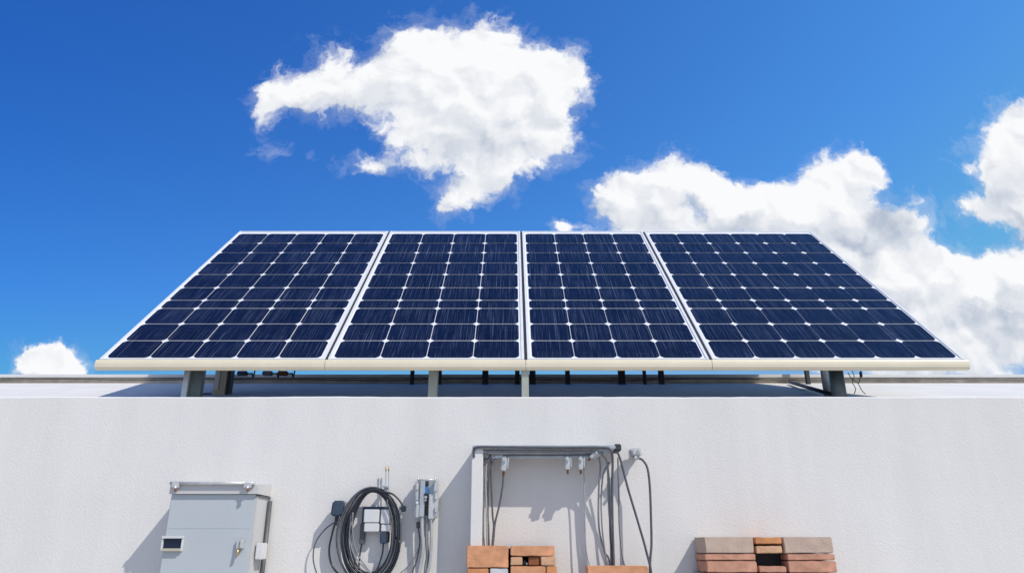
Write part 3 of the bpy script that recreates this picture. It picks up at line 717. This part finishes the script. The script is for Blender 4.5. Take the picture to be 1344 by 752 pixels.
# ---------------------------------------------------------------- bricks
def brick(px0, py0, px1, py1, m, label, Y=D - .15, depth=.115, seed=0, name='brick', cat='brick', group=None, parts=None, dip=0.0):
    a, b = at(px0, py0, Y), at(px1, py1, Y)
    w, h = b.x - a.x, a.z - b.z
    bm = bmesh.new(); add_box(bm, (-w / 2, 0, 0), (w / 2, depth, h), min(.003, h * .12), 2)
    bmesh.ops.subdivide_edges(bm, edges=[e for e in bm.edges if e.calc_length() > .03], cuts=5, use_grid_fill=True)
    for v in bm.verts:
        n = mnoise.noise_vector(v.co * 28 + Vector((px0 * .37, py0 * .21, 5))) * .0022
        v.co += n
    me = bm_mesh(name, bm)
    for p in me.polygons: p.use_smooth = False
    o = link(name, me, M[m]); o.location = ((a.x + b.x) / 2, Y, b.z); o.rotation_euler = (0, 0, dip)
    return tag(o, label, cat, group)
GL, GM, GR = 'bricks in the stack under the left of the cable frame', 'bricks below the hanging cables', 'bricks and blocks in the right stack'
# left stack
brick(613, 716, 667, 744.5, 'brick_salmon', 'big plain salmon brick on the top left of the stack under the cable frame', group=GL)
brick(670, 716, 728, 729.3, 'brick_salmon', 'flat orange-pink brick on the top right of the stack under the cable frame', group=GL, dip=.01)
brick(670, 730.6, 686, 741.5, 'brick_tan', 'small tan brick end left of the dark gap in the left stack', group=GL)
brick(693.5, 730.2, 708.5, 741.5, 'brick_brown', 'dark brown half brick between gap and pale brick, in the left stack', group=GL, Y=D - .14)
brick(709.5, 730.0, 729.5, 741.5, 'brick_tan', 'pale grey-tan brick end at the right of the second row in the left stack', group=GL)
brick(613, 745.8, 641, 762, 'brick_orange', 'orange-brown brick under the big salmon brick, cut by the lower photo edge', group=GL)
brick(643, 745.4, 666.5, 762, 'brick_white', 'whitish grey block under the big salmon brick', group=GL)
brick(670, 742.8, 716, 762, 'brick_salmon', 'orange brick with dark scuffs, low in the left stack', group=GL)
brick(717, 742.8, 731, 762, 'brick_orange', 'narrow orange brick at the lower right corner of the left stack', group=GL)
t = thing('metal_scrap', 'small dark and silver scrap tucked in the gap of the left brick stack', 'scrap', at(689.5, 741.6, D - .12)); 
boxes('scrap_body', [((-.010, 0, 0), (.003, .03, .022))], M['black'], t, .004); boxes('scrap_tip', [((.0035, -.01, 0), (.010, .02, .014))], M['chrome'], t, .003)
# the gap's shade is an added black board, placed further down
# low brick in the middle
brick(771, 742.5, 851.5, 764, 'brick_salmon', 'long salmon brick under the hanging cables, only its top showing', group=GM, depth=.10, Y=D - .19)
# right stack
YR = D - .15
brick(924, 704.5, 990, 725.6, 'brick_grey', 'long taupe block on the top left of the right stack', group=GR, depth=.175, Y=D - .18)
brick(991, 704.8, 1026.5, 713.4, 'brick_orange', 'small bright orange brick between the two taupe blocks', group=GR, depth=.175, Y=D - .18)
brick(992, 716.0, 1027, 725.6, 'brick_tan', 'small tan brick just above the black gap of the right stack', group=GR, depth=.15, Y=D - .177)
brick(1028, 704.5, 1094.5, 725.6, 'brick_grey', 'shorter taupe block on the top right of the right stack', group=GR, depth=.175, Y=D - .18)
brick(925, 726.6, 992, 734.8, 'brick_rose', 'thin reddish brick left of the black gap, second row of the right stack', group=GR, depth=.175, Y=D - .18)
brick(1033, 726.6, 1096.5, 734.8, 'brick_rose', 'thin reddish brick right of the black gap, second row of the right stack', group=GR, depth=.175, Y=D - .18)
brick(927, 735.8, 994.5, 751.0, 'brick_rose', 'thick dusky rose brick low on the left of the right stack', group=GR, depth=.175, Y=D - .18)
brick(996, 742.6, 1033, 751.0, 'brick_rose', 'small pinkish brick just below the black gap of the right stack', group=GR, depth=.175, Y=D - .18)
brick(1034, 735.8, 1099.5, 751.0, 'brick_rose', 'thick dusky rose brick low on the right of the right stack', group=GR, depth=.175, Y=D - .18)
def plinth(px0, px1, py, Y, label):
    a, b = at(px0, py, Y), at(px1, py, Y)
    bm = bmesh.new(); add_box(bm, (-(b.x - a.x) / 2, 0, 0), ((b.x - a.x) / 2, D - Y - .004, a.z), .006)
    o = link('plinth', bm_mesh('plinth', bm), M['plinth']); o.location = ((a.x + b.x) / 2, Y, 0); tag(o, label, 'plinth')
plinth(608, 736, 762.6, D - .16, 'concrete plinth under the left brick stack')
plinth(768, 854, 764.6, D - .20, 'concrete plinth under the single brick')
plinth(922, 1104, 752.2, D - .19, 'concrete plinth under the right stack')

def backing(px0, px1, py0, py1, Y, label):  # black boards added as the shade inside the brick gaps
    a, b = at(px0, py0, Y), at(px1, py1, Y); bm = bmesh.new(); add_box(bm, (0, 0, 0), (b.x - a.x, .03, a.z - b.z), .002)
    o = link('gap_shade_board', bm_mesh('gap_shade_board', bm), M['shade_black']); o.location = (a.x, Y, b.z); tag(o, label, 'board')
backing(664, 716, 719, 762, D - .033, 'black board added as the shade in the dark gap of the left brick stack')
backing(985, 1040, 708, 751.5, D - .10, 'black board added as the shade in the square hole of the right brick stack')
